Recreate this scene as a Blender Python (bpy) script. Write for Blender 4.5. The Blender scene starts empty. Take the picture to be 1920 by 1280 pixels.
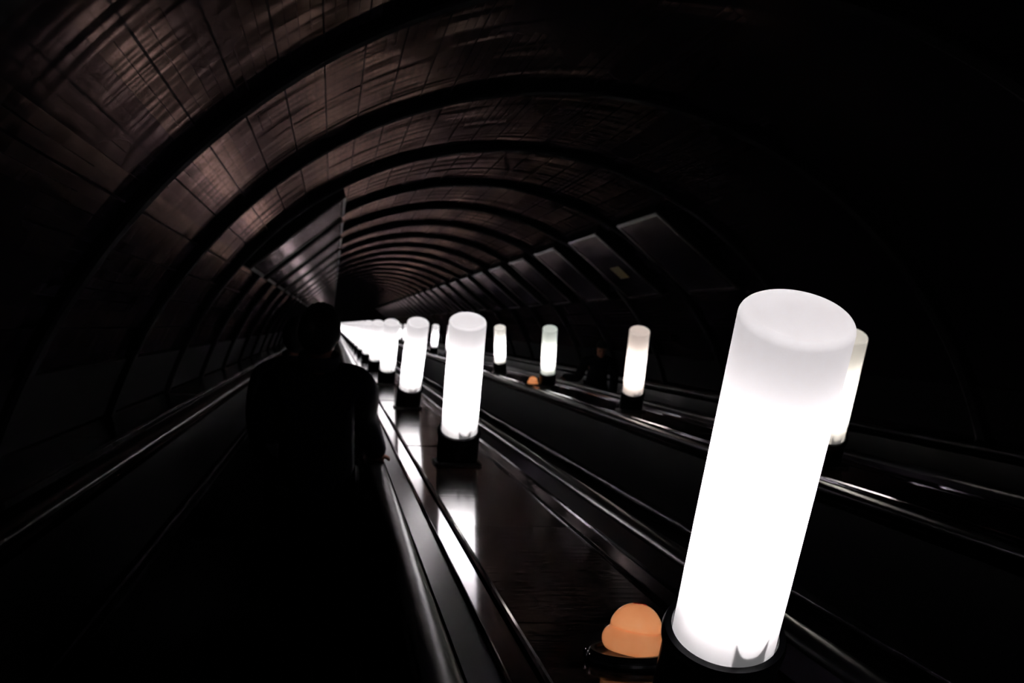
import bpy, bmesh, math, random
from mathutils import Vector, Matrix, Euler
random.seed(7)
C = bpy.context.scene.collection
SC = bpy.context.scene
TH = math.radians(30.0)                     # the tunnel goes down at 30 degrees
cT, sT = math.cos(TH), math.sin(TH)
A = Vector((0, cT, -sT)); X = Vector((1, 0, 0)); N = Vector((0, sT, cT))
def P(x, d, h):                             # across, along the slope, depth below the eye line (square to the slope)
    return X * x + A * d - N * h

# ---------------- camera ----------------
F = 2650.0
a_c = Vector((-337, -34, F)).normalized()
rho = math.radians(2.0)
# the across direction dips by rho in the frame and is square to the slope direction
x_c = Vector((1, math.tan(rho), 0)); x_c.z = -(x_c.x * a_c.x + x_c.y * a_c.y) / a_c.z; x_c.normalize()
n_c = x_c.cross(a_c).normalized()
if n_c.y > 0: n_c = -n_c
def to_world(v): return X * v.dot(x_c) + A * v.dot(a_c) + N * v.dot(n_c)
rw = to_world(Vector((1, 0, 0))); uw = to_world(Vector((0, -1, 0))); fw = to_world(Vector((0, 0, 1)))
cam = bpy.data.cameras.new('camera'); co = bpy.data.objects.new('camera', cam); C.objects.link(co)
m = Matrix.Identity(4)
for i in range(3):
    m[i][0] = rw[i]; m[i][1] = uw[i]; m[i][2] = -fw[i]
co.matrix_world = m
cam.sensor_width = 36; cam.lens = F / 1920 * 36; cam.clip_start = .05; cam.clip_end = 400
cam.dof.use_dof = True; cam.dof.focus_distance = 2.35; cam.dof.aperture_fstop = 11
SC.camera = co
# ---------------- world, exposure ----------------
w = bpy.data.worlds.new('world'); SC.world = w; w.use_nodes = True
w.node_tree.nodes['Background'].inputs[0].default_value = (0, 0, 0, 1)
w.node_tree.nodes['Background'].inputs[1].default_value = 0
SC.view_settings.view_transform = 'Standard'; SC.view_settings.look = 'None'
SC.view_settings.gamma = 1; SC.view_settings.use_curve_mapping = False
SC.view_settings.exposure = 0.0
BULB = 46.0                                 # radiance of the tubes inside the lamp shades

# ---------------- dimensions ----------------
R = 3.40; CX = 1.74; CH = 1.63              # rib radius and tunnel axis
RP = 3.47                                   # cladding radius
D0, D1 = -7.0, 122.0                        # modelled run of the tunnel
DECK = .718; STEP = 1.41
ESC = [-.38, 1.74, 3.86]; HW = .62
RIB0, RIBS = 6.87, 3.55

# ---------------- materials ----------------
def mat(name, col, rough=.5, metal=0, spec=.5, coat=0, bump=None, emis=None, es=0):
    m = bpy.data.materials.new(name); m.use_nodes = True
    nt = m.node_tree; b = nt.nodes['Principled BSDF']
    b.inputs['Base Color'].default_value = (*col, 1); b.inputs['Roughness'].default_value = rough
    b.inputs['Metallic'].default_value = metal; b.inputs['Specular IOR Level'].default_value = spec
    b.inputs['Coat Weight'].default_value = coat; b.inputs['Coat Roughness'].default_value = .08
    if emis: b.inputs['Emission Color'].default_value = (*emis, 1); b.inputs['Emission Strength'].default_value = es
    if bump:                                # (scale vector, strength, distance)
        tc = nt.nodes.new('ShaderNodeTexCoord'); mp = nt.nodes.new('ShaderNodeMapping')
        nz = nt.nodes.new('ShaderNodeTexNoise'); bp = nt.nodes.new('ShaderNodeBump')
        nt.links.new(tc.outputs['Object'], mp.inputs[0]); mp.inputs['Scale'].default_value = bump[0]
        nt.links.new(mp.outputs[0], nz.inputs['Vector']); nz.inputs['Scale'].default_value = 1
        nz.inputs['Detail'].default_value = 3
        bp.inputs['Strength'].default_value = bump[1]; bp.inputs['Distance'].default_value = bump[2]
        nt.links.new(nz.outputs[0], bp.inputs['Height']); nt.links.new(bp.outputs[0], b.inputs['Normal'])
    return m
def noise_color(m, c1, c2, scale):
    nt = m.node_tree; b = nt.nodes['Principled BSDF']
    tc = nt.nodes.new('ShaderNodeTexCoord'); mp = nt.nodes.new('ShaderNodeMapping'); mp.inputs['Scale'].default_value = scale
    nz = nt.nodes.new('ShaderNodeTexNoise'); nz.inputs['Scale'].default_value = 1; nz.inputs['Detail'].default_value = 4
    r = nt.nodes.new('ShaderNodeValToRGB')
    r.color_ramp.elements[0].position = .35; r.color_ramp.elements[0].color = (*c1, 1)
    r.color_ramp.elements[1].position = .68; r.color_ramp.elements[1].color = (*c2, 1)
    nt.links.new(tc.outputs['Object'], mp.inputs[0]); nt.links.new(mp.outputs[0], nz.inputs['Vector'])
    nt.links.new(nz.outputs[0], r.inputs[0]); nt.links.new(r.outputs[0], b.inputs['Base Color'])

def cladding_material():
    # long lacquered boards running down the tunnel: wide dark seams, fine board joints, a slightly wavy sheen
    m = bpy.data.materials.new('cladding'); m.use_nodes = True
    nt = m.node_tree; L = nt.links; b = nt.nodes['Principled BSDF']
    def nd(t, **k):
        n = nt.nodes.new('ShaderNode' + t)
        for a, v in k.items(): setattr(n, a, v)
        return n
    def mth(op, a, bb=None, cc=None):
        n = nd('Math', operation=op)
        for i, v in enumerate((a, bb, cc)):
            if v is None: continue
            if isinstance(v, (int, float)): n.inputs[i].default_value = v
            else: L.new(v, n.inputs[i])
        return n.outputs[0]
    uv = nd('UVMap'); sep = nd('SeparateXYZ'); L.new(uv.outputs[0], sep.inputs[0])
    s, d = sep.outputs[0], sep.outputs[1]               # metres round the arc, metres down the slope
    def seam(per, wid):
        f = mth('FRACT', mth('DIVIDE', s, per)); e = mth('ABSOLUTE', mth('SUBTRACT', f, .5))
        return mth('GREATER_THAN', e, .5 - wid / per / 2)
    big = seam(.24, .010); fine = seam(.06, .004)
    sm = mth('MAXIMUM', big, mth('MULTIPLY', fine, .45))
    cv = nd('CombineXYZ'); L.new(mth('MULTIPLY', s, 2.2), cv.inputs[0]); L.new(mth('MULTIPLY', d, .9), cv.inputs[1])
    n1 = nd('TexNoise'); n1.inputs['Scale'].default_value = 1; n1.inputs['Detail'].default_value = 2; L.new(cv.outputs[0], n1.inputs['Vector'])
    cv2 = nd('CombineXYZ'); L.new(mth('MULTIPLY', s, .55), cv2.inputs[0]); L.new(mth('MULTIPLY', d, 3.1), cv2.inputs[1])
    n2 = nd('TexNoise'); n2.inputs['Scale'].default_value = 1; n2.inputs['Detail'].default_value = 1.5; L.new(cv2.outputs[0], n2.inputs['Vector'])
    # per board tint
    wn = nd('TexWhiteNoise', noise_dimensions='1D'); L.new(mth('FLOOR', mth('DIVIDE', mth('ADD', s, .12), .24)), wn.inputs['W'])
    cr = nd('ValToRGB'); cr.color_ramp.elements[0].color = (.013, .009, .012, 1); cr.color_ramp.elements[1].color = (.074, .046, .036, 1)
    L.new(mth('MULTIPLY_ADD', wn.outputs[0], .5, mth('MULTIPLY', n1.outputs[0], .5)), cr.inputs[0])
    mx = nd('MixRGB'); L.new(sm, mx.inputs[0]); L.new(cr.outputs[0], mx.inputs[1]); mx.inputs[2].default_value = (.006, .005, .005, 1)
    df = nd('BsdfDiffuse'); df.inputs[0].default_value = (.010, .008, .012, 1)
    gl = nd('BsdfGlossy'); gl.inputs['Roughness'].default_value = .17; gl.inputs['Anisotropy'].default_value = .50; gl.inputs['Rotation'].default_value = .25
    tg = nd('Tangent', direction_type='UV_MAP'); L.new(tg.outputs[0], gl.inputs['Tangent'])
    fr = nd('Fresnel'); fr.inputs[0].default_value = 1.45
    vm = nd('VectorMath', operation='SCALE'); L.new(mx.outputs[0], vm.inputs[0]); L.new(mth('MULTIPLY_ADD', mth('POWER', fr.outputs[0], 1.45), 5.6, .015), vm.inputs['Scale'])
    L.new(vm.outputs[0], gl.inputs[0])
    ad = nd('AddShader'); L.new(df.outputs[0], ad.inputs[0]); L.new(gl.outputs[0], ad.inputs[1])
    L.new(ad.outputs[0], nt.nodes['Material Output'].inputs[0]); nt.nodes.remove(b)
    fb = mth('SUBTRACT', mth('FRACT', mth('DIVIDE', s, .06)), .5)
    h = mth('ADD', mth('MULTIPLY', n2.outputs[0], 1.1), mth('MULTIPLY', n1.outputs[0], .25))
    h = mth('SUBTRACT', h, mth('MULTIPLY', mth('MULTIPLY', fb, fb), .07))      # each narrow board is slightly crowned
    h = mth('SUBTRACT', h, mth('MULTIPLY', sm, .12))
    bp = nd('Bump'); bp.inputs['Strength'].default_value = 1.0; bp.inputs['Distance'].default_value = .016
    L.new(h, bp.inputs['Height']); L.new(bp.outputs[0], gl.inputs['Normal'])
    return m
M = {}
M['clad'] = cladding_material()
M['rib'] = mat('rib_paint', (.005, .004, .006), .75, spec=.05)
M['mold'] = mat('rib_molding', (.045, .034, .036), .4, spec=.15)
M['concrete'] = mat('dark_concrete', (.02, .018, .02), .9, spec=.1, bump=((6, 6, 6), .3, .01))
M['deck'] = mat('deck_plate', (.022, .012, .010), .09, spec=.1, bump=((1.5, 22, 3), .4, .0012))
noise_color(M['deck'], (.006, .0035, .003), (.016, .008, .006), (2, 9, 2))
M['steel'] = mat('brushed_steel', (.19, .175, .205), .09, metal=1, bump=((4, 1.3, 4), .25, .003))
M['steel2'] = mat('dull_steel', (.06, .052, .07), .2, metal=1, bump=((4, 1.1, 4), .3, .003))
M['steel3'] = mat('dark_satin_metal', (.020, .017, .026), .36, spec=.10, bump=((3, .8, 3), .4, .004))
M['panel'] = mat('inner_panel', (.005, .004, .006), .35, spec=.04, bump=((1, .5, 1), .3, .01))
M['rubber'] = mat('handrail_rubber', (.006, .006, .008), .30, spec=.07, bump=((3, .9, 3), .5, .008))
M['step'] = mat('step_metal', (.03, .03, .032), .5, metal=.6)
M['black'] = mat('black_bakelite', (.004, .004, .005), .28, spec=.22)
M['foot'] = mat('black_foot', (.006, .006, .006), .4, spec=.3)
M['bracket'] = mat('bracket_metal', (.05, .045, .05), .6)
M['orange'] = mat('orange_plastic', (.95, .40, .16), .16, spec=.5)
M['orange'].node_tree.nodes['Principled BSDF'].inputs['Subsurface Weight'].default_value = .1
M['orange'].node_tree.nodes['Principled BSDF'].inputs['Subsurface Radius'].default_value = (.02, .008, .004)
noise_color(M['orange'], (.96, .44, .20), (1.0, .58, .31), (18, 18, 18))
M['chip'] = mat('red_chip', (.45, .02, .01), .4)
def satin(name, dif, glo, rough):
    m = bpy.data.materials.new(name); m.use_nodes = True; nt = m.node_tree; nt.nodes.clear(); L = nt.links
    out = nt.nodes.new('ShaderNodeOutputMaterial'); df = nt.nodes.new('ShaderNodeBsdfDiffuse'); gl = nt.nodes.new('ShaderNodeBsdfGlossy'); ad = nt.nodes.new('ShaderNodeAddShader')
    tc = nt.nodes.new('ShaderNodeTexCoord'); nz = nt.nodes.new('ShaderNodeTexNoise'); nz.inputs['Scale'].default_value = 1.3
    cr = nt.nodes.new('ShaderNodeValToRGB'); cr.color_ramp.elements[0].color = (*[c * .5 for c in dif], 1); cr.color_ramp.elements[1].color = (*dif, 1)
    L.new(tc.outputs['Object'], nz.inputs['Vector']); L.new(nz.outputs[0], cr.inputs[0]); L.new(cr.outputs[0], df.inputs[0])
    gl.inputs[0].default_value = (*glo, 1); gl.inputs['Roughness'].default_value = rough
    L.new(df.outputs[0], ad.inputs[0]); L.new(gl.outputs[0], ad.inputs[1]); L.new(ad.outputs[0], out.inputs[0]); return m
M['poster'] = satin('poster_film', (.030, .024, .036), (.115, .090, .092), .17)
M['poster_y'] = mat('poster_yellow', (.35, .22, .04), .4)
M['frame'] = mat('poster_frame', (.12, .10, .10), .35, metal=.8)
M['boxside'] = mat('poster_box_side', (.004, .004, .005), .8, spec=.1)
M['skin'] = mat('skin', (.22, .09, .06), .6, spec=.2)
M['coat'] = mat('dark_coat', (.005, .005, .010), .92, spec=.1, bump=((40, 40, 40), .2, .002))
M['coat2'] = mat('black_jacket', (.004, .004, .006), .9, spec=.1, bump=((40, 40, 40), .2, .002))
M['trouser'] = mat('dark_trousers', (.005, .005, .007), .92, spec=.1)
M['shoe'] = mat('shoe_leather', (.006, .005, .005), .4)
M['hair'] = mat('dark_hair', (.004, .003, .003), .8, spec=.15)
M['eye'] = mat('eye', (.05, .04, .04), .2)

def shade_material(name, tint, k=1.0):
    # opal plastic: part of the tube's light passes through, part is scattered back inside
    m = bpy.data.materials.new(name); m.use_nodes = True
    nt = m.node_tree; nt.nodes.clear(); L = nt.links
    out = nt.nodes.new('ShaderNodeOutputMaterial')
    tr = nt.nodes.new('ShaderNodeBsdfTranslucent'); tr.inputs[0].default_value = (*tint, 1)
    df = nt.nodes.new('ShaderNodeBsdfDiffuse'); df.inputs[0].default_value = (.88 * tint[0], .88 * tint[1], .88 * tint[2], 1)
    mx = nt.nodes.new('ShaderNodeMixShader'); mx.inputs[0].default_value = .42
    L.new(tr.outputs[0], mx.inputs[1]); L.new(df.outputs[0], mx.inputs[2])
    em = nt.nodes.new('ShaderNodeEmission'); em.inputs[0].default_value = (*tint, 1); em.inputs[1].default_value = .12 * k
    ad = nt.nodes.new('ShaderNodeAddShader'); L.new(mx.outputs[0], ad.inputs[0]); L.new(em.outputs[0], ad.inputs[1])
    L.new(ad.outputs[0], out.inputs[0])
    return m
M['shade'] = shade_material('opal_shade', (.97, .955, .965))
M['shade_warm'] = shade_material('opal_shade_warm', (.97, .90, .86))
M['shade_green'] = shade_material('opal_shade_greenish', (.92, .97, .94))
M['shade_cream'] = shade_material('opal_shade_cream', (.97, .95, .90))
def bulb_material(name, col, s):
    m = bpy.data.materials.new(name); m.use_nodes = True; nt = m.node_tree; nt.nodes.clear()
    out = nt.nodes.new('ShaderNodeOutputMaterial'); em = nt.nodes.new('ShaderNodeEmission')
    em.inputs[0].default_value = (*col, 1); em.inputs[1].default_value = s
    nt.links.new(em.outputs[0], out.inputs[0]); return m
def dome_material():
    # orange translucent plastic: glossy skin over a sheet that passes part of the light of a small bulb added inside to brighten it
    m = bpy.data.materials.new('orange_translucent'); m.use_nodes = True
    nt = m.node_tree; nt.nodes.clear(); L = nt.links
    out = nt.nodes.new('ShaderNodeOutputMaterial')
    tc = nt.nodes.new('ShaderNodeTexCoord'); nz = nt.nodes.new('ShaderNodeTexNoise'); nz.inputs['Scale'].default_value = 22
    cr = nt.nodes.new('ShaderNodeValToRGB'); cr.color_ramp.elements[0].color = (.94, .42, .20, 1); cr.color_ramp.elements[1].color = (1, .60, .34, 1)
    L.new(tc.outputs['Object'], nz.inputs['Vector']); L.new(nz.outputs[0], cr.inputs[0])
    tr = nt.nodes.new('ShaderNodeBsdfTranslucent'); df = nt.nodes.new('ShaderNodeBsdfDiffuse'); gl = nt.nodes.new('ShaderNodeBsdfGlossy'); gl.inputs['Roughness'].default_value = .14
    L.new(cr.outputs[0], tr.inputs[0]); L.new(cr.outputs[0], df.inputs[0])
    m1 = nt.nodes.new('ShaderNodeMixShader'); m1.inputs[0].default_value = .65; L.new(tr.outputs[0], m1.inputs[1]); L.new(df.outputs[0], m1.inputs[2])
    lw = nt.nodes.new('ShaderNodeFresnel'); lw.inputs[0].default_value = 1.4
    m2 = nt.nodes.new('ShaderNodeMixShader'); L.new(lw.outputs[0], m2.inputs[0]); L.new(m1.outputs[0], m2.inputs[1]); L.new(gl.outputs[0], m2.inputs[2])
    L.new(m2.outputs[0], out.inputs[0]); return m
M['dome'] = dome_material()
M['added_dome_bulb'] = bulb_material('added_dome_bulb', (1, .82, .66), 14.0)  # extra light added inside the domes to lift their brightness
M['bulb'] = bulb_material('lamp_tube', (1, .955, .965), BULB)
M['bulb_dim'] = bulb_material('lamp_tube_dim', (1, .93, .88), BULB * .5)

# ---------------- helpers ----------------
def obj(name, bm, m, parent=None, smooth=True, loc=None):
    me = bpy.data.meshes.new(name); bmesh.ops.recalc_face_normals(bm, faces=bm.faces[:])
    bm.to_mesh(me); bm.free()
    for mm in (m if isinstance(m, (list, tuple)) else [m]): me.materials.append(mm)
    if smooth:
        for p in me.polygons: p.use_smooth = True
        try: me.set_sharp_from_angle(angle=math.radians(35))
        except Exception: pass
    o = bpy.data.objects.new(name, me); C.objects.link(o)
    if parent: o.parent = parent
    if loc is not None: o.location = loc
    return o
def tag(o, label=None, cat=None, group=None, kind=None):
    if label: o['label'] = label
    if cat: o['category'] = cat
    if group: o['group'] = group
    if kind: o['kind'] = kind
    return o
def empty(name, loc, rot=(0, 0, 0)):
    o = bpy.data.objects.new(name, None); C.objects.link(o); o.empty_display_size = .1
    o.location = loc; o.rotation_euler = rot; return o
def bbox(bm, x0, x1, y0, y1, z0, z1, mi=0):
    vs = [bm.verts.new(p) for p in ((x0,y0,z0),(x1,y0,z0),(x1,y1,z0),(x0,y1,z0),(x0,y0,z1),(x1,y0,z1),(x1,y1,z1),(x0,y1,z1))]
    for f in ((0,3,2,1),(4,5,6,7),(0,1,5,4),(1,2,6,5),(2,3,7,6),(3,0,4,7)):
        bm.faces.new([vs[i] for i in f]).material_index = mi
    return vs
def prism(bm, prof, y0, y1, cap=True, seg=1):
    # closed profile (x, z) run along local y
    rows = []
    for k in range(seg + 1):
        y = y0 + (y1 - y0) * k / seg
        rows.append([bm.verts.new((x, y, z)) for x, z in prof])
    n = len(prof)
    for r0, r1 in zip(rows, rows[1:]):
        for i in range(n): bm.faces.new((r0[i], r0[(i + 1) % n], r1[(i + 1) % n], r1[i]))
    if cap: bm.faces.new(rows[0]); bm.faces.new(rows[-1][::-1])
def lathe(bm, prof, n=48, z_of=None, mi=0, cap0=True, cap1=True):
    rows = []
    for r, z in prof:
        row = []
        for i in range(n):
            a = 2 * math.pi * i / n
            v = Vector((r * math.cos(a), r * math.sin(a), z))
            if z_of: v = z_of(v)
            row.append(bm.verts.new(v))
        rows.append(row)
    for r0, r1 in zip(rows, rows[1:]):
        for i in range(n): bm.faces.new((r0[i], r0[(i + 1) % n], r1[(i + 1) % n], r1[i])).material_index = mi
    if cap0: bm.faces.new(rows[0][::-1]).material_index = mi
    if cap1: bm.faces.new(rows[-1]).material_index = mi
INC = (-TH, 0, 0)                           # rotation of everything that lies on the slope

# ---------------- tunnel shell ----------------
def arc_panel(name, a0, a1, n):
    # angles from straight up, positive to the right; real thickness outwards
    bm = bmesh.new(); uvl = bm.loops.layers.uv.new('UVMap')
    segs = 34; rows = []
    for j in range(segs + 1):
        d = D0 + (D1 - D0) * j / segs
        rows.append([(bm.verts.new((CX + RP * math.sin(a0 + (a1 - a0) * i / n), d, -CH + RP * math.cos(a0 + (a1 - a0) * i / n))),
                      bm.verts.new((CX + (RP + .1) * math.sin(a0 + (a1 - a0) * i / n), d, -CH + (RP + .1) * math.cos(a0 + (a1 - a0) * i / n))),
                      (a0 + (a1 - a0) * i / n) * RP, d) for i in range(n + 1)])
    for r0, r1 in zip(rows, rows[1:]):
        for i in range(n):
            for side in (0, 1):
                f = bm.faces.new((r0[i][side], r0[i + 1][side], r1[i + 1][side], r1[i][side]))
                q = (r0[i], r0[i + 1], r1[i + 1], r1[i])
                for lp, v in zip(f.loops, q): lp[uvl].uv = (v[2], v[3])
                f.normal_update(); c = f.calc_center_median()
                if (f.normal.x * (c.x - CX) + f.normal.z * (c.z + CH)) * (1 if side == 0 else -1) > 0: f.normal_flip()
    me = bpy.data.meshes.new(name); bm.to_mesh(me); bm.free(); me.materials.append(M['clad'])
    for p in me.polygons: p.use_smooth = True
    o = bpy.data.objects.new(name, me); C.objects.link(o); o.rotation_euler = INC
    return tag(o, kind='structure')
rad = math.radians
tag(arc_panel('ceiling', rad(-56), rad(56), 96), 'vaulted tunnel ceiling clad in long dark boards')
tag(arc_panel('wall_left', rad(-112), rad(-56), 48), 'left curved tunnel wall clad in long dark boards')
tag(arc_panel('wall_right', rad(56), rad(112), 48), 'right curved tunnel wall clad in long dark boards')
bm = bmesh.new(); bbox(bm, CX - 3.3, CX + 3.3, D0, D1, -2.75, -2.45)
o = obj('floor', bm, M['concrete'], smooth=False); o.rotation_euler = INC; tag(o, 'dark concrete tunnel floor under the escalators', kind='structure')
for nm, d in (('wall_far', D1), ('wall_rear', D0 - .3)):
    bm = bmesh.new(); prism(bm, [(CX + 3.6 * math.cos(t * math.pi / 24), -CH + 3.6 * math.sin(t * math.pi / 24)) for t in range(48)], d, d + .3)
    o = obj(nm, bm, M['concrete'], smooth=False); o.rotation_euler = INC; tag(o, kind='structure')

def dimming_strip(name, s):  # dark matte strip added to hide bright reflections low on the wall
    bm = bmesh.new(); rows = []
    aa = [math.acos((CH - h) / RP) for h in (DECK - .02, DECK - .15, DECK - .30, DECK - .42)]
    prof = [(CX + s * (RP - .025) * math.sin(a), -CH + (RP - .025) * math.cos(a)) for a in aa] + [(CX + s * (RP + .03) * math.sin(a), -CH + (RP + .03) * math.cos(a)) for a in aa[::-1]]
    prism(bm, prof, D0 + .1, D1 - .1); o = obj(name, bm, M['rib']); o.rotation_euler = INC; tag(o, kind='structure')
dimming_strip('dimming_strip_left', -1); dimming_strip('dimming_strip_right', 1)
def rib(i):
    d = RIB0 + RIBS * i
    bm = bmesh.new(); n = 120; a0, a1 = rad(-108), rad(108)
    # cross-section (radius, along): dark flanged band and a raised moulding on its far side
    def sweep(sec, mi):
        rows = []
        for k in range(n + 1):
            a = a0 + (a1 - a0) * k / n
            rows.append([bm.verts.new((CX + r * math.sin(a), y, -CH + r * math.cos(a))) for r, y in sec])
        for r0, r1 in zip(rows, rows[1:]):
            for q in range(len(sec)):
                bm.faces.new((r0[q], r0[(q + 1) % len(sec)], r1[(q + 1) % len(sec)], r1[q])).material_index = mi
        bm.faces.new(rows[0]).material_index = mi; bm.faces.new(rows[-1][::-1]).material_index = mi
    sweep([(RP + .05, -.10), (R + .02, -.10), (R, -.08), (R, .05), (R + .02, .07), (RP + .05, .07)], 0)
    sweep([(RP + .05, .071), (R + .035, .071), (R + .03, .10), (R + .035, .15), (RP - .005, .19), (RP + .05, .19)], 1)
    o = obj('trim_%d' % (i + 2), bm, [M['rib'], M['mold']]); o.rotation_euler = INC; o.location = A * d
    tag(o, kind='structure')
for i in range(-2, 32): rib(i)

# ---------------- escalators and decks ----------------
def strip_obj(name, prof, m, parent, y0=D0 + .1, y1=D1 - .1, smooth=True):
    bm = bmesh.new(); prism(bm, prof, y0, y1, seg=24); return obj(name, bm, m, parent, smooth)
def escalator(cx, label, first):
    e = empty('escalator', P(cx, 0, 0), INC)
    tag(e, label, 'escalator', 'three parallel escalators')
    # steps: treads are level in the world
    bm = bmesh.new(); run = .4; ln = run / cT
    k0, k1 = int((D0 + .6) / ln), int((D1 - 1) / ln)
    w = .5
    prof = []
    for k in range(k0, k1):
        d = k * ln
        # nosing (on the line), then back under the next-lower riser: tread_k runs uphill from its nosing
        inner = (d - run * cT, -STEP - run * sT)   # local (along, up): tread end at the riser foot
        q = [bm.verts.new((-w, inner[0], inner[1])), bm.verts.new((w, inner[0], inner[1])),
             bm.verts.new((w, d, -STEP)), bm.verts.new((-w, d, -STEP))]
        bm.faces.new(q)
        nx = (d + ln - run * cT, -STEP - run * sT)
        r = [bm.verts.new((-w, d, -STEP)), bm.verts.new((w, d, -STEP)), bm.verts.new((w, nx[0], nx[1])), bm.verts.new((-w, nx[0], nx[1]))]
        bm.faces.new(r)
    bmesh.ops.remove_doubles(bm, verts=bm.verts[:], dist=1e-4)
    obj('step_band', bm, M['step'], e, smooth=False)
    for s in (-1, 1):
        strip_obj('skirt_panel', [(s * .505, -1.75), (s * .505, -1.28), (s * .525, -1.28), (s * .525, -1.75)], M['panel'], e, smooth=False)
        strip_obj('inner_strip', [(s * .512, -1.272), (s * .512, -1.225), (s * .518, -1.214), (s * .527, -1.210), (s * .536, -1.214), (s * .545, -1.225), (s * .545, -1.272)], M['steel2'], e)
        strip_obj('inner_panel', [(s * .548, -1.19), (s * .575, -.765), (s * .60, -.765), (s * .575, -1.19)], M['panel'], e, smooth=False)
        strip_obj('rail_guide', [(s * .574, -.763), (s * .574, -.738), (s * .60, -.715), (s * .64, -.715), (s * .66, -.738), (s * .66, -.763)], M['steel'], e)
        # rubber handrail, rounded C over the guide
        pr = []
        for k in range(13):
            a = math.pi * k / 12; pr.append((s * HW + .042 * math.cos(a), -.700 + .024 * math.sin(a)))
        pr += [(s * HW - .040, -.712), (s * HW - .03, -.714), (s * HW + .03, -.714), (s * HW + .040, -.712)]
        strip_obj('handrail', pr, M['rubber'], e)
    return e
escalator(ESC[0], 'left escalator, with the people seen from behind on it', True)
escalator(ESC[1], 'empty middle escalator between the two rows of tube lamps', False)
escalator(ESC[2], 'right escalator by the right wall, beyond the second row of lamps', False)

PL = 1.70; PD0 = 3.43
def deck(x0, x1, label, wall=0):
    # a balustrade top between two handrails: side slopes, steel strips, dark cover plates
    xm = (x0 + x1) / 2
    e = empty('balustrade_deck', P(xm, 0, 0), INC)
    tag(e, label, 'balustrade', 'escalator balustrade tops')
    h = DECK; l, r = x0 - xm, x1 - xm
    ends = []
    if wall != -1: ends.append((l, 1))
    if wall != 1: ends.append((r, -1))
    for x, s in ends:
        strip_obj('side_slope', [(x + s * .05, -h + .018), (x + s * .135, -h - .004), (x + s * .135, -h - .05), (x + s * .05, -h - .05)], M['steel3'], e, smooth=False)
        strip_obj('bead', [(x + s * .136, -h - .03), (x + s * .136, -h + .004), (x + s * .141, -h + .008), (x + s * .147, -h + .004), (x + s * .147, -h - .03)], M['steel'], e)
        strip_obj('steel_strip', [(x + s * .148, -h - .03), (x + s * .148, -h), (x + s * .205, -h), (x + s * .205, -h - .03)], M['steel'], e, smooth=False)
        strip_obj('edge_molding', [(x + s * .214, -h - .03), (x + s * .214, -h + .006), (x + s * .222, -h + .009), (x + s * .232, -h + .004), (x + s * .232, -h - .03)], M['steel'], e)
    pl = l + .234 if wall != -1 else l; pr = r - .234 if wall != 1 else r
    bm = bmesh.new(); bbox(bm, pl, pr, .004, PL - .004, -.02, 0)
    bmesh.ops.bevel(bm, geom=[g for g in bm.edges], offset=.002, segments=1, affect='EDGES')
    p0 = obj('cover_plate', bm, M['deck'], e, smooth=False)
    k = -6; n = 0
    while PD0 + k * PL + PL < D1 - 1:
        o = p0 if n == 0 else p0.copy()
        if n: C.objects.link(o); o.parent = e
        o.location = (0, PD0 + k * PL, -h + random.uniform(-.0012, .0012)); o.rotation_euler = (random.uniform(-.0012, .0012), random.uniform(-.004, .004), 0)
        k += 1; n += 1
    bm = bmesh.new(); bbox(bm, l + .03, r - .03, D0 + .1, D1 - .1, -1.9, -h - .055); obj('inner_casing', bm, M['concrete'], e, smooth=False)
WL = CX - math.sqrt(RP ** 2 - (CH - DECK) ** 2); WR = 2 * CX - WL
deck(ESC[0] + HW, ESC[1] - HW, 'dark balustrade top carrying the near row of large tube lamps')
deck(ESC[1] + HW, ESC[2] - HW, 'dark balustrade top carrying the far right row of tube lamps')
deck(WL + .04, ESC[0] - HW, 'dark lampless balustrade top along the left wall', wall=-1)
deck(ESC[2] + HW, WR - .04, 'dark lampless balustrade top along the right wall', wall=1)

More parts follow.
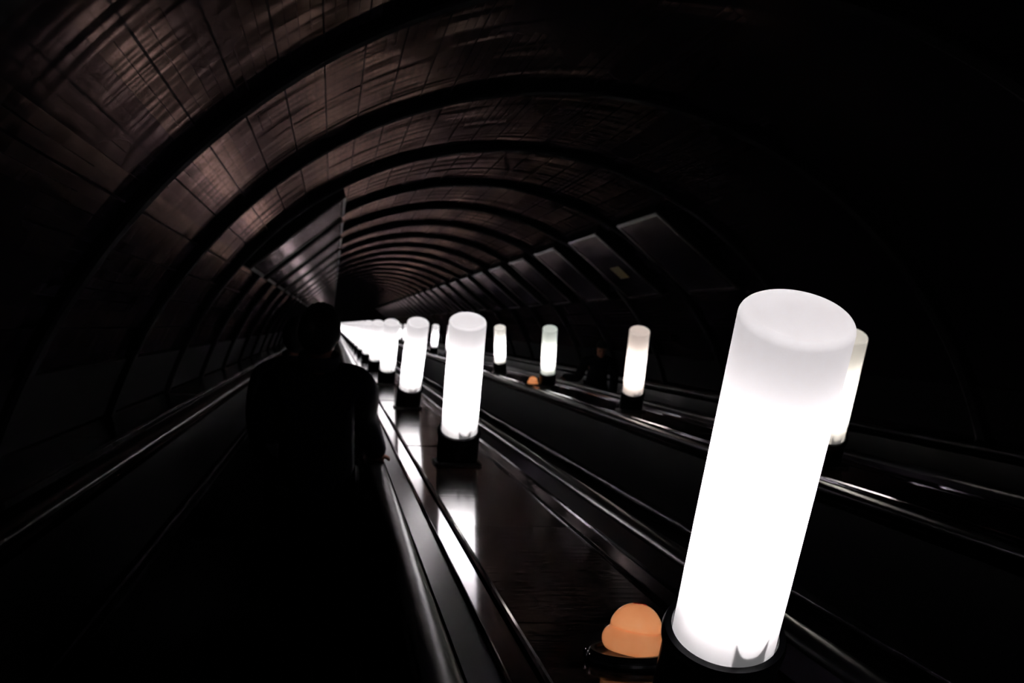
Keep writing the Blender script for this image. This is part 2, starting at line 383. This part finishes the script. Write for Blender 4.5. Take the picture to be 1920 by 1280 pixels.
# ---------------- lamps ----------------
RS = .094; LH = .667; BH = .212             # shade radius and height, collar height
TAN = math.tan(TH)
def lamp_meshes():
    ms = {}
    def keep(k, bm, mt, smooth=True):
        o = obj(k, bm, mt, None, smooth); ms[k] = o.data; bpy.data.objects.remove(o)
    # origin: centre of the foot on the deck; up is vertical; deck plane is z = -y tan
    bm = bmesh.new()                        # opal shade: tube with softly rounded closed top
    prof = [(RS - .001, BH - .03), (RS, BH), (RS, BH + LH * .5), (RS, BH + LH - .018)]
    for k in range(1, 7):
        a = math.pi / 2 * k / 6; prof.append((RS - .015 + .015 * math.cos(a), BH + LH - .018 + .015 * math.sin(a)))
    prof += [(RS * .6, BH + LH - .0015), (RS * .25, BH + LH), (.012, BH + LH - .0005)]
    lathe(bm, prof, 64, cap0=False); keep('lamp_shade', bm, M['shade'])
    bm = bmesh.new()                        # fluorescent tube pair as one bulb
    for sx in (-.022, .022):
        q = []
        for i in range(12):
            a = 2 * math.pi * i / 12; q.append((sx + .016 * math.cos(a), .016 * math.sin(a)))
        lo = [bm.verts.new((x, y, BH + .125)) for x, y in q]; hi = [bm.verts.new((x, y, BH + LH - .255)) for x, y in q]
        for i in range(12): bm.faces.new((lo[i], lo[(i + 1) % 12], hi[(i + 1) % 12], hi[i]))
        bm.faces.new(lo[::-1]); bm.faces.new(hi)
    keep('bulb', bm, M['bulb'])
    bm = bmesh.new()                        # bulb holder: socket disc and a U-shaped clip on the side towards the stairs' top
    lathe(bm, [(.050, BH - .02), (.050, BH + .0), (.03, BH + .05), (.03, BH + .123)], 24)
    n = 12
    def zt(u): return BH + .008 + .052 * abs(u) ** 3 * (1 if abs(u) > .0 else 0) + .012
    rows = []
    for k in range(n + 1):
        u = -1 + 2 * k / n; a = math.radians(-90 + 14 + u * 20)
        z = BH + .028 + .036 * abs(u) ** 3
        rows.append([bm.verts.new((rr * math.cos(a), rr * math.sin(a), zz)) for rr, zz in ((RS - .002, BH - .02), (RS - .002, z), (RS - .006, z), (RS - .006, BH - .02))])
    for r0, r1 in zip(rows, rows[1:]):
        for i in range(4): bm.faces.new((r0[i], r0[(i + 1) % 4], r1[(i + 1) % 4], r1[i]))
    bm.faces.new(rows[0]); bm.faces.new(rows[-1][::-1])
    keep('bulb_holder', bm, M['bracket'])
    bm = bmesh.new()                        # collar standing on the slanting deck
    RC = .108
    def slant(v):
        if v.z < .06: v.z = v.z + (-v.y * TAN) + .012
        return v
    prof = [(RC, 0.0), (RC, .10), (RC - .001, BH - .025), (RC + .004, BH - .02), (RC + .006, BH - .004), (RC + .002, BH + .008), (RS + .004, BH + .010), (RS + .0015, BH), (RS + .0015, BH - .03), (.02, BH - .032)]
    lathe(bm, prof, 64, slant); keep('collar', bm, M['black'])
    bm = bmesh.new()                        # foot flange lying on the deck, screws at its corners
    def fl(x, u, z): return Vector((x, 0, 0)) + A * u + N * z
    pts = []
    for cx, cy, a0 in ((.098, .118, 0), (-.098, .118, 90), (-.098, -.118, 180), (.098, -.118, 270)):
        for k in range(5):
            a = math.radians(a0 + 22.5 * k); pts.append((cx + .025 * math.cos(a), cy + .025 * math.sin(a)))
    lo = [bm.verts.new(fl(x, y, .001)) for x, y in pts]; hi = [bm.verts.new(fl(x * .98, y * .98, .013)) for x, y in pts]
    for i in range(len(pts)): bm.faces.new((lo[i], lo[(i + 1) % len(pts)], hi[(i + 1) % len(pts)], hi[i]))
    bm.faces.new(lo[::-1]); bm.faces.new(hi)
    keep('foot_flange', bm, M['foot'])
    bm = bmesh.new()
    c = [bm.verts.new(fl(.007 * math.cos(t * math.pi / 4), .007 * math.sin(t * math.pi / 4), z)) for z in (.0128, .018) for t in range(8)]
    for t in range(8): bm.faces.new((c[t], c[(t + 1) % 8], c[8 + (t + 1) % 8], c[8 + t]))
    bm.faces.new(c[8:]); bm.faces.new(c[:8][::-1])
    keep('screw', bm, M['steel2'])
    return ms
LM = lamp_meshes()
def recolour(me, nm, mt):
    c = me.copy(); c.materials[0] = mt; return c
SH = {'': LM['lamp_shade'], 'warm': recolour(LM['lamp_shade'], 'w', M['shade_warm']),
      'green': recolour(LM['lamp_shade'], 'g', M['shade_green']), 'cream': recolour(LM['lamp_shade'], 'c', M['shade_cream'])}
BD = recolour(LM['bulb'], 'd', M['bulb_dim'])
def tube_lamp(x, d, label, group, lean=0.0, tone='', dim=False):
    # d: slope distance of the foot; lean: sideways tilt of the shade in radians
    e = empty('tube_lamp', P(x, d, DECK))
    tag(e, label, 'lamp', group)
    for k in ('foot_flange', 'collar', 'bulb_holder', 'bulb', 'lamp_shade'):
        me = LM[k]
        if k == 'lamp_shade': me = SH[tone]
        if k == 'bulb' and dim: me = BD
        o = bpy.data.objects.new(k, me); C.objects.link(o); o.parent = e
        if k in ('collar', 'bulb_holder', 'bulb', 'lamp_shade') and lean:
            o.rotation_euler = (0, lean, 0)
    if d < 9:                               # the four screws only show on the nearest feet
        for sx in (-1, 1):
            for sy in (-1, 1):
                o = bpy.data.objects.new('screw', LM['screw']); C.objects.link(o); o.parent = e
                o.location = X * (sx * .1) + A * (sy * .122)
    return e
G1 = 'near row of tube lamps'; G2 = 'far right row of tube lamps'
X1, X2 = .68, 2.80
dh = BH * sT                                # the foot lies further down the slope than the shade's lower end
def d1(k): return 2.39 + dh + 4.97 * k
def d2(k): return 7.69 + dh + 5.2 * k
row1 = [('largest tube lamp, glowing white in the right foreground', .006, ''),
        ('second largest tube lamp, upright in front of the long deck reflection', -.010, ''),
        ('third tube lamp of the near row, just left of the second largest', .05, ''),
        ('fourth tube lamp of the near row, thin gap on its left', .03, ''),
        ('fifth tube lamp of the near row, foremost of the merged glow', .03, '')]
for k in range(24):
    if k < 5: tube_lamp(X1 + (.041 if k == 0 else 0), d1(k) + (.09 if k == 0 else 0), row1[k][0], G1, row1[k][1], row1[k][2])
    else: tube_lamp(X1, d1(k), 'distant tube lamp merging into the white glow beside the head', 'distant tube lamps of the near row', .01)
row2 = [('cream tube lamp half hidden behind the largest lamp', -.015, 'cream', True),
        ('warm pinkish tube lamp standing alone left of the largest lamp', -.04, 'warm', True),
        ('greenish tube lamp with an orange dome beside its foot', -.06, 'green', True),
        ('small slim upright lamp right of the second largest lamp', -.09, 'cream', False),
        ('small lamp entirely behind the second largest lamp', 0.0, '', False),
        ('small lamp peeking out at the left edge of the second largest lamp', .01, '', False),
        ('small lamp alone between the second and third largest lamps', .01, '', False)]
for k in range(22):
    if k < 7: tube_lamp(X2, d2(k), row2[k][0], G2, row2[k][1], row2[k][2], row2[k][3])
    else: tube_lamp(X2, d2(k), 'tiny far tube lamp of the right-hand row behind the near row', 'distant tube lamps of the right row', .01)
tube_lamp(X2, d2(-1), 'tube lamp beside the viewer on the right balustrade, out of frame', G2)

# ---------------- orange domes ----------------
def dome(x, d, label, tilt):
    e = empty('orange_dome', P(x, d, DECK - .001), INC); tag(e, label, 'alarm light', 'orange domes on the balustrades')
    bm = bmesh.new()
    lathe(bm, [(.098, 0), (.100, .006), (.098, .012), (.092, .014), (.092, .022), (.088, .026), (.080, .026), (.076, .020), (.02, .018)], 64); obj('dish', bm, M['black'], e)
    bm = bmesh.new(); lathe(bm, [(.016, .016), (.016, .036), (.009, .038), (.009, .046)], 16); obj('added_bulb_socket', bm, M['bracket'], e)  # socket for the added bulb
    bm = bmesh.new()                        # lower bulge, waist, upper dome
    prof = [(.060, .021)]
    for k in range(13):
        a = -.7 + 2.05 * k / 12; prof.append((.040 + .031 * math.cos(a), .044 + .031 * math.sin(a)))
    prof = [p for p in prof if p[1] < .0735]
    prof += [(.0588, .0735), (.0572, .0733), (.0578, .0745)]
    for k in range(1, 14):
        a = .12 + (math.pi / 2 - .13) * k / 13; prof.append((.0592 * math.cos(a), .068 + .0592 * math.sin(a)))
    lathe(bm, prof, 64)
    b = obj('dome', bm, M['dome'], e); b.rotation_euler = (0, tilt, 0)
    bm = bmesh.new(); lathe(bm, [(.004, .045), (.010, .048), (.013, .058), (.013, .072), (.009, .082), (.003, .086)], 16); obj('bulb', bm, M['added_dome_bulb'], b)  # bulb added to brighten the dome from within
    bm = bmesh.new(); c0 = bm.verts.new((0, 0, .1282))
    rim = [bm.verts.new(((.012 + .005 * math.sin(3 * t)) * math.cos(t * math.pi / 5), (.008 + .003 * math.cos(2 * t)) * math.sin(t * math.pi / 5),   .1276)) for t in range(10)]
    for t in range(10): bm.faces.new((c0, rim[t], rim[(t + 1) % 10]))
    ex = bmesh.ops.extrude_face_region(bm, geom=bm.faces[:]); bmesh.ops.translate(bm, verts=[g for g in ex['geom'] if isinstance(g, bmesh.types.BMVert)], vec=(0, 0, -.003))
    c = obj('chipped_mark', bm, M['chip'], b); c['label'] = 'worn red chip at the top'
    for ang in (150, 210):
        bm = bmesh.new(); a = math.radians(ang)
        lathe(bm, [(.004, 0), (.005, .016), (.003, .020), (.0005, .021)], 12); s = obj('screw', bm, M['steel'], e); s.location = (.112 * math.cos(a), .05 * math.sin(a), .002)
    return e
dome(.675, 3.04, 'orange plastic dome in a black dish beside the largest lamp', .14)
dome(X2 - .20, d2(2) - .05, 'tiny orange dome left of the greenish lamp foot', .1)

# ---------------- poster boxes on the vault ----------------
def poster_box(side, i, label, group, yellow=False):
    dc = RIB0 + RIBS * (i + .53); L2 = 1.05 if side > 0 else 1.25
    e = empty('poster_box', A * dc, INC); tag(e, label, 'poster', group)
    a0, a1 = rad(29.3), rad(50.2); r = R - .02; s = side
    p0 = Vector((s * r * math.sin(a0), r * math.cos(a0))); p1 = Vector((s * r * math.sin(a1), r * math.cos(a1)))
    rb = RP + .02
    q0 = Vector((s * rb * math.sin(a0 - .01), rb * math.cos(a0 - .01))); q1 = Vector((s * rb * math.sin(a1 + .01), rb * math.cos(a1 + .01)))
    off = Vector((CX, -CH))
    bm = bmesh.new(); prism(bm, [tuple(v + off) for v in (p0, p1, q1, q0)], -L2, L2); obj('box', bm, M['boxside'], e, smooth=False)
    inn = -(p0 + p1).normalized(); t = (p1 - p0).normalized()
    def slab(u0, u1, y0, y1, z0, z1, m, nm):
        bm = bmesh.new(); ln = (p1 - p0).length
        prism(bm, [tuple(p0 + t * (u0 * ln) + inn * z0 + off), tuple(p0 + t * (u1 * ln) + inn * z0 + off), tuple(p0 + t * (u1 * ln) + inn * z1 + off), tuple(p0 + t * (u0 * ln) + inn * z1 + off)], y0, y1)
        return obj(nm, bm, m, e, smooth=False)
    pf = slab(.03, .97, -L2 + .04, L2 - .04, .001, .010, M['poster'], 'poster_sheet')
    for u0, u1, y0, y1 in ((0, .03, -L2, L2), (.97, 1, -L2, L2), (.03, .97, -L2, -L2 + .04), (.03, .97, L2 - .04, L2)):
        slab(u0, u1, y0, y1, .001, .022, M['frame'], 'frame_bar')
    if yellow: slab(.50, .68, -.35, .25, .0105, .012, M['poster_y'], 'printed_patch')['label'] = 'dull yellow printed patch'
rl = ['nearest dark poster box on the right vault, highest of its row', 'poster box on the right vault with a dull yellow patch',
      'third poster box on the right vault, with pale upper edge', 'fourth poster box on the right vault, palest of its row']
for n, i in enumerate(range(2, 30)):
    poster_box(1, i, rl[n] if n < 4 else 'distant thin poster box low on the right vault', 'poster boxes on the right vault' if n < 4 else 'distant right poster boxes', n == 1)
ll = ['nearest poster box on the left vault with wide black end', 'second poster box on the left vault, bright streak at its lower half', 'third poster box on the left vault, thinner than the second']
for n, i in enumerate(range(2, 30)):
    poster_box(-1, i, ll[n] if n < 3 else 'distant thin poster box on the left vault above the head', 'poster boxes on the left vault' if n < 3 else 'distant left poster boxes')

# ---------------- people ----------------
def skinned(name, verts, edges, radii, root=0, levels=2):
    me = bpy.data.meshes.new(name); me.from_pydata([tuple(v) for v in verts], edges, [])
    o = bpy.data.objects.new(name, me); C.objects.link(o)
    md = o.modifiers.new('skin', 'SKIN'); md.use_smooth_shade = True; md.branch_smoothing = .3
    for i, r in enumerate(radii):
        sv = me.skin_vertices[0].data[i]; sv.radius = r if isinstance(r, tuple) else (r, r); sv.use_root = (i == root)
    s = o.modifiers.new('sub', 'SUBSURF'); s.levels = levels; s.render_levels = levels
    dg = bpy.context.evaluated_depsgraph_get(); dg.update()
    ev = o.evaluated_get(dg); me2 = bpy.data.meshes.new_from_object(ev)
    bpy.data.objects.remove(o)
    bm = bmesh.new(); bm.from_mesh(me2); bpy.data.meshes.remove(me2)
    return bm
def join(bms):
    out = bmesh.new()
    for b in bms:
        t = bpy.data.meshes.new('t'); b.to_mesh(t); b.free(); out.from_mesh(t); bpy.data.meshes.remove(t)
    return out
def head_bm(c, turn, nod=0):
    # lofted head: rings (z, half width, front, back), facing +y, then turned
    rings = [(-.115, .030, .055, .00), (-.108, .045, .078, .03), (-.090, .056, .086, .058), (-.060, .064, .088, .075), (-.030, .069, .088, .088),
             (.000, .073, .086, .096), (.030, .076, .090, .100), (.060, .073, .086, .096), (.085, .062, .070, .082), (.103, .042, .045, .056), (.112, .018, .02, .025)]
    bm = bmesh.new(); n = 28; rows = []
    rot = Matrix.Rotation(turn, 3, 'Z') @ Matrix.Rotation(nod, 3, 'X')
    for z, w, f, b in rings:
        row = []
        for i in range(n):
            a = 2 * math.pi * i / n; x = w * math.sin(a); y = (f if math.cos(a) > 0 else b) * math.cos(a)
            if -.006 < z < .006 and abs(x) > .015 and abs(x) < .055 and y > 0: y -= .010      # eye sockets
            row.append(bm.verts.new(Vector(c) + rot @ Vector((x, y, z))))
        rows.append(row)
    for r0, r1 in zip(rows, rows[1:]):
        for i in range(n): bm.faces.new((r0[i], r0[(i + 1) % n], r1[(i + 1) % n], r1[i]))
    bm.faces.new(rows[0]); bm.faces.new(rows[-1])
    def blob(p, s):
        ret = bmesh.ops.create_icosphere(bm, subdivisions=2, radius=1)
        for v in ret['verts']: v.co = Vector(c) + rot @ (Vector(p) + Vector((v.co.x * s[0], v.co.y * s[1], v.co.z * s[2])))
    blob((0, .093, -.020), (.012, .020, .022)); blob((0, .088, .000), (.008, .012, .022))   # nose
    blob((0, .086, -.058), (.024, .010, .006)); blob((0, .085, -.067), (.021, .010, .006))  # lips
    blob((0, .078, -.096), (.022, .016, .016))                                              # chin
    for s in (-1, 1): blob((s * .074, -.008, -.012), (.008, .018, .032))                    # ears
    return bm, rot
def person(loc, rotz, label, H, arms, turn, coat, hood, scale=1.0, gap=.0):
    e = empty('person', loc, (0, 0, rotz)); e.scale = (scale,) * 3
    tag(e, label, 'person')
    hc = Vector((0, .03, 1.63))
    hip, waist, chest, neck = Vector((0, 0, .96)), Vector((0, 0, 1.10)), Vector((0, .0, 1.30)), Vector((0, .0, 1.47))
    V = [hip, waist, chest, neck, Vector((0, .015, 1.58))]; Ed = [(0, 1), (1, 2), (2, 3), (3, 4)]; Rd = [(.14, .10), (.13, .095), (.15, .105), .058, .052]
    CV = [hip + Vector((0, 0, -.12)), hip, waist, chest, Vector((0, 0, 1.43)), Vector((0, 0, 1.50))]; CE = [(0, 1), (1, 2), (2, 3), (3, 4), (4, 5)]; CR = [(.195, .155), (.18, .15), (.175, .145), (.18, .145), (.115, .10), (.078, .08)]
    TV = [Vector((0, 0, .93))]; TE = []; TR = [(.15, .115)]
    shoes = []
    for s in (-1, 1):
        hp, kn, an = Vector((s * .10, 0, .88)), Vector((s * .115, .015, .50)), Vector((s * .12, -.02, .09))
        b = len(V); V += [hp, kn, an, Vector((s * .125, .10, .035))]; Ed += [(0, b), (b, b + 1), (b + 1, b + 2), (b + 2, b + 3)]; Rd += [.085, .055, .040, .035]
        b = len(TV); TV += [hp, kn, an + Vector((0, 0, -.01))]; TE += [(0, b), (b, b + 1), (b + 1, b + 2)]; TR += [.105, .078, .062]
        sh, el, wr, hd = arms[s]
        b = len(V); V += [Vector((s * .13, 0, 1.37)), sh, el, wr, wr.lerp(hd, .5), hd]; Ed += [(2, b), (b, b + 1), (b + 1, b + 2), (b + 2, b + 3), (b + 3, b + 4), (b + 4, b + 5)]; Rd += [.045, .045, .042, .028, (.034, .018), (.036, .016)]
        # fingers: four unequal, bent, and a thumb from the side of the palm
        fdir = (hd - wr).normalized(); side = fdir.cross(Vector((0, 0, 1))).normalized(); dn = Vector((0, 0, -1))
        palm = b + 5
        for q, (off, ln) in enumerate(((-.030, .062), (-.011, .074), (.009, .070), (.028, .054))):
            k = len(V); p = hd + side * off + fdir * .02
            V += [p, p + fdir * ln * .5 + dn * .008, p + fdir * ln * .78 + dn * .028, p + fdir * ln * .86 + dn * .045]
            Ed += [(palm, k), (k, k + 1), (k + 1, k + 2), (k + 2, k + 3)]; Rd += [.0095, .009, .0085, .0075]
        k = len(V); p = wr.lerp(hd, .35) + side * (-s) * -.03
        V += [p, p + side * s * .022 + fdir * .03 + dn * .006, p + side * s * .028 + fdir * .055 + dn * .018]; Ed += [(b + 4, k), (k, k + 1), (k + 1, k + 2)]; Rd += [.013, .011, .009]
        b = len(CV); CV += [Vector((s * .15, 0, 1.405)), sh, sh.lerp(el, .5), el, wr]; CE += [(4, b), (b, b + 1), (b + 1, b + 2), (b + 2, b + 3), (b + 3, b + 4)]; CR += [.085, .078, .076, .070, .056]
        bm = bmesh.new(); rr = []
        for y, wd, z1 in ((-.11, .03, .07), (-.09, .042, .09), (-.02, .044, .11), (.05, .048, .085), (.12, .050, .06), (.165, .040, .045), (.185, .02, .03)):
            rr.append([bm.verts.new((s * .122 + wd * cx_, y, z)) for cx_, z in ((-1, .0), (-1.02, z1 * .5), (-.7, z1), (.7, z1), (1.02, z1 * .5), (1, .0))])
        for r0, r1 in zip(rr, rr[1:]):
            for i in range(6): bm.faces.new((r0[i], r0[(i + 1) % 6], r1[(i + 1) % 6], r1[i]))
        bm.faces.new(rr[0]); bm.faces.new(rr[-1]); shoes.append(bm)
    hb, rot = head_bm(hc, turn)
    body = obj('body', join([skinned('b', V, Ed, Rd), hb]), M['skin'], e)
    rm = body.modifiers.new('remesh', 'REMESH'); rm.mode = 'VOXEL'; rm.voxel_size = .0065; rm.use_smooth_shade = True
    sm = body.modifiers.new('smooth', 'SMOOTH'); sm.iterations = 3; sm.factor = .5
    cb = skinned('c', CV, CE, CR)
    jacket = obj('jacket', cb, coat, e)
    # collar ring of the jacket round the neck
    bm = bmesh.new(); lathe(bm, [(.075, 1.47), (.085, 1.50), (.082, 1.535), (.074, 1.54), (.070, 1.50)], 32, lambda v: Vector((v.x * 1.02, v.y * 1.0 + .005, v.z + .02 * (-v.y / .08)))); obj('jacket_collar', bm, coat, e)
    obj('trousers', skinned('t', TV, TE, TR), M['trouser'], e)
    for b in shoes:
        o = obj('shoe', b, M['shoe'], e); sb = o.modifiers.new('s', 'SUBSURF'); sb.levels = 1; sb.render_levels = 2
    # hair cap following the skull, open at the face
    bm = bmesh.new(); n = 32; rows = []
    for j in range(12):
        el_ = math.radians(90 - j * 13.5); row = []
        for i in range(n):
            a = 2 * math.pi * i / n; fr = max(0, math.cos(a))
            e2 = max(el_, math.radians(28) * fr ** .5 if fr > .25 else el_)
            wob = 1 + .018 * math.sin(9 * a + j) + .012 * math.sin(17 * a + 3 * j)
            p = Vector((.086 * math.cos(e2) * math.sin(a) * wob, (.098 if math.cos(a) > 0 else .112) * math.cos(e2) * math.cos(a) * wob, .005 + .122 * math.sin(e2) * wob if e2 > 0 else .005 + .10 * math.sin(e2)))
            row.append(bm.verts.new(hc + rot @ p))
        rows.append(row)
    for r0, r1 in zip(rows, rows[1:]):
        for i in range(n): bm.faces.new((r0[i], r0[(i + 1) % n], r1[(i + 1) % n], r1[i]))
    bmesh.ops.remove_doubles(bm, verts=bm.verts[:], dist=5e-4)
    o = obj('hair', bm, M['hair'], e)
    s_ = o.modifiers.new('th', 'SOLIDIFY'); s_.thickness = .008
    for s in (-1, 1):
        bm = bmesh.new(); r_ = bmesh.ops.create_uvsphere(bm, u_segments=12, v_segments=8, radius=.0115)
        bmesh.ops.translate(bm, verts=r_['verts'], vec=hc + rot @ Vector((s * .030, .072, .0)))
        obj('eye', bm, M['eye'], e)
    return e
LN = .4 / cT
def on_step(cx, k, back=.16): # world point on tread k
    p = P(cx, k * LN, STEP); return Vector((p.x, p.y - back, p.z))
def to_local(loc, rotz, sc, wp): return Matrix.Rotation(-rotz, 3, 'Z') @ ((wp - loc) / sc)
# person in front: right forearm rests along the handrail, left hand in front
loc = on_step(-.050, 15)
hr_x = ESC[0] + HW
def rail_pt(d, x=hr_x, up=.0): return P(x, d, .676 - up)
sc1 = 1.02
L_ = lambda wp: to_local(loc, 0, sc1, wp)
el = L_(rail_pt(6.60, up=.26)); wr_ = L_(rail_pt(6.86, hr_x, .045)); hd = L_(rail_pt(6.94, hr_x, .030))
el.x = .20 
arms1 = {1: (Vector((.185, 0, 1.375)), el, wr_, hd),
         -1: (Vector((-.185, 0, 1.375)), Vector((-.23, .04, 1.10)), Vector((-.12, .24, 1.05)), Vector((-.05, .30, 1.06)))}
person(loc, 0, 'person with short dark hair in a dark coat, back turned, right arm on the handrail', 1.75, arms1, -.35, M['coat'], True, sc1)
loc2 = on_step(-.20, 20)
arms2 = {s: (Vector((s * .21, 0, 1.385)), Vector((s * .235, -.03, 1.10)), Vector((s * .23, .06, .86)), Vector((s * .225, .09, .79))) for s in (-1, 1)}
person(loc2, 0, 'dark figure seen from behind, left of and beyond the nearest person', 1.7, arms2, .1, M['coat2'], True, .985)
loc3 = on_step(ESC[2] - .22, 43, .2)
hx = ESC[2] - HW
L3 = lambda wp: to_local(loc3, math.pi, .93, wp)
w3 = L3(P(hx, 19.55, .676 - .045)); h3 = L3(P(hx, 19.47, .676 - .035))
arms3 = {1: (Vector((.21, 0, 1.385)), Vector((.29, .05, 1.12)), w3, h3),
         -1: (Vector((-.21, 0, 1.385)), Vector((-.27, -.02, 1.10)), Vector((-.25, .09, .87)), Vector((-.245, .12, .80)))}
person(loc3, math.pi, 'person in black riding up the right escalator, facing the viewer', 1.6, arms3, 0, M['coat2'], False, .93)
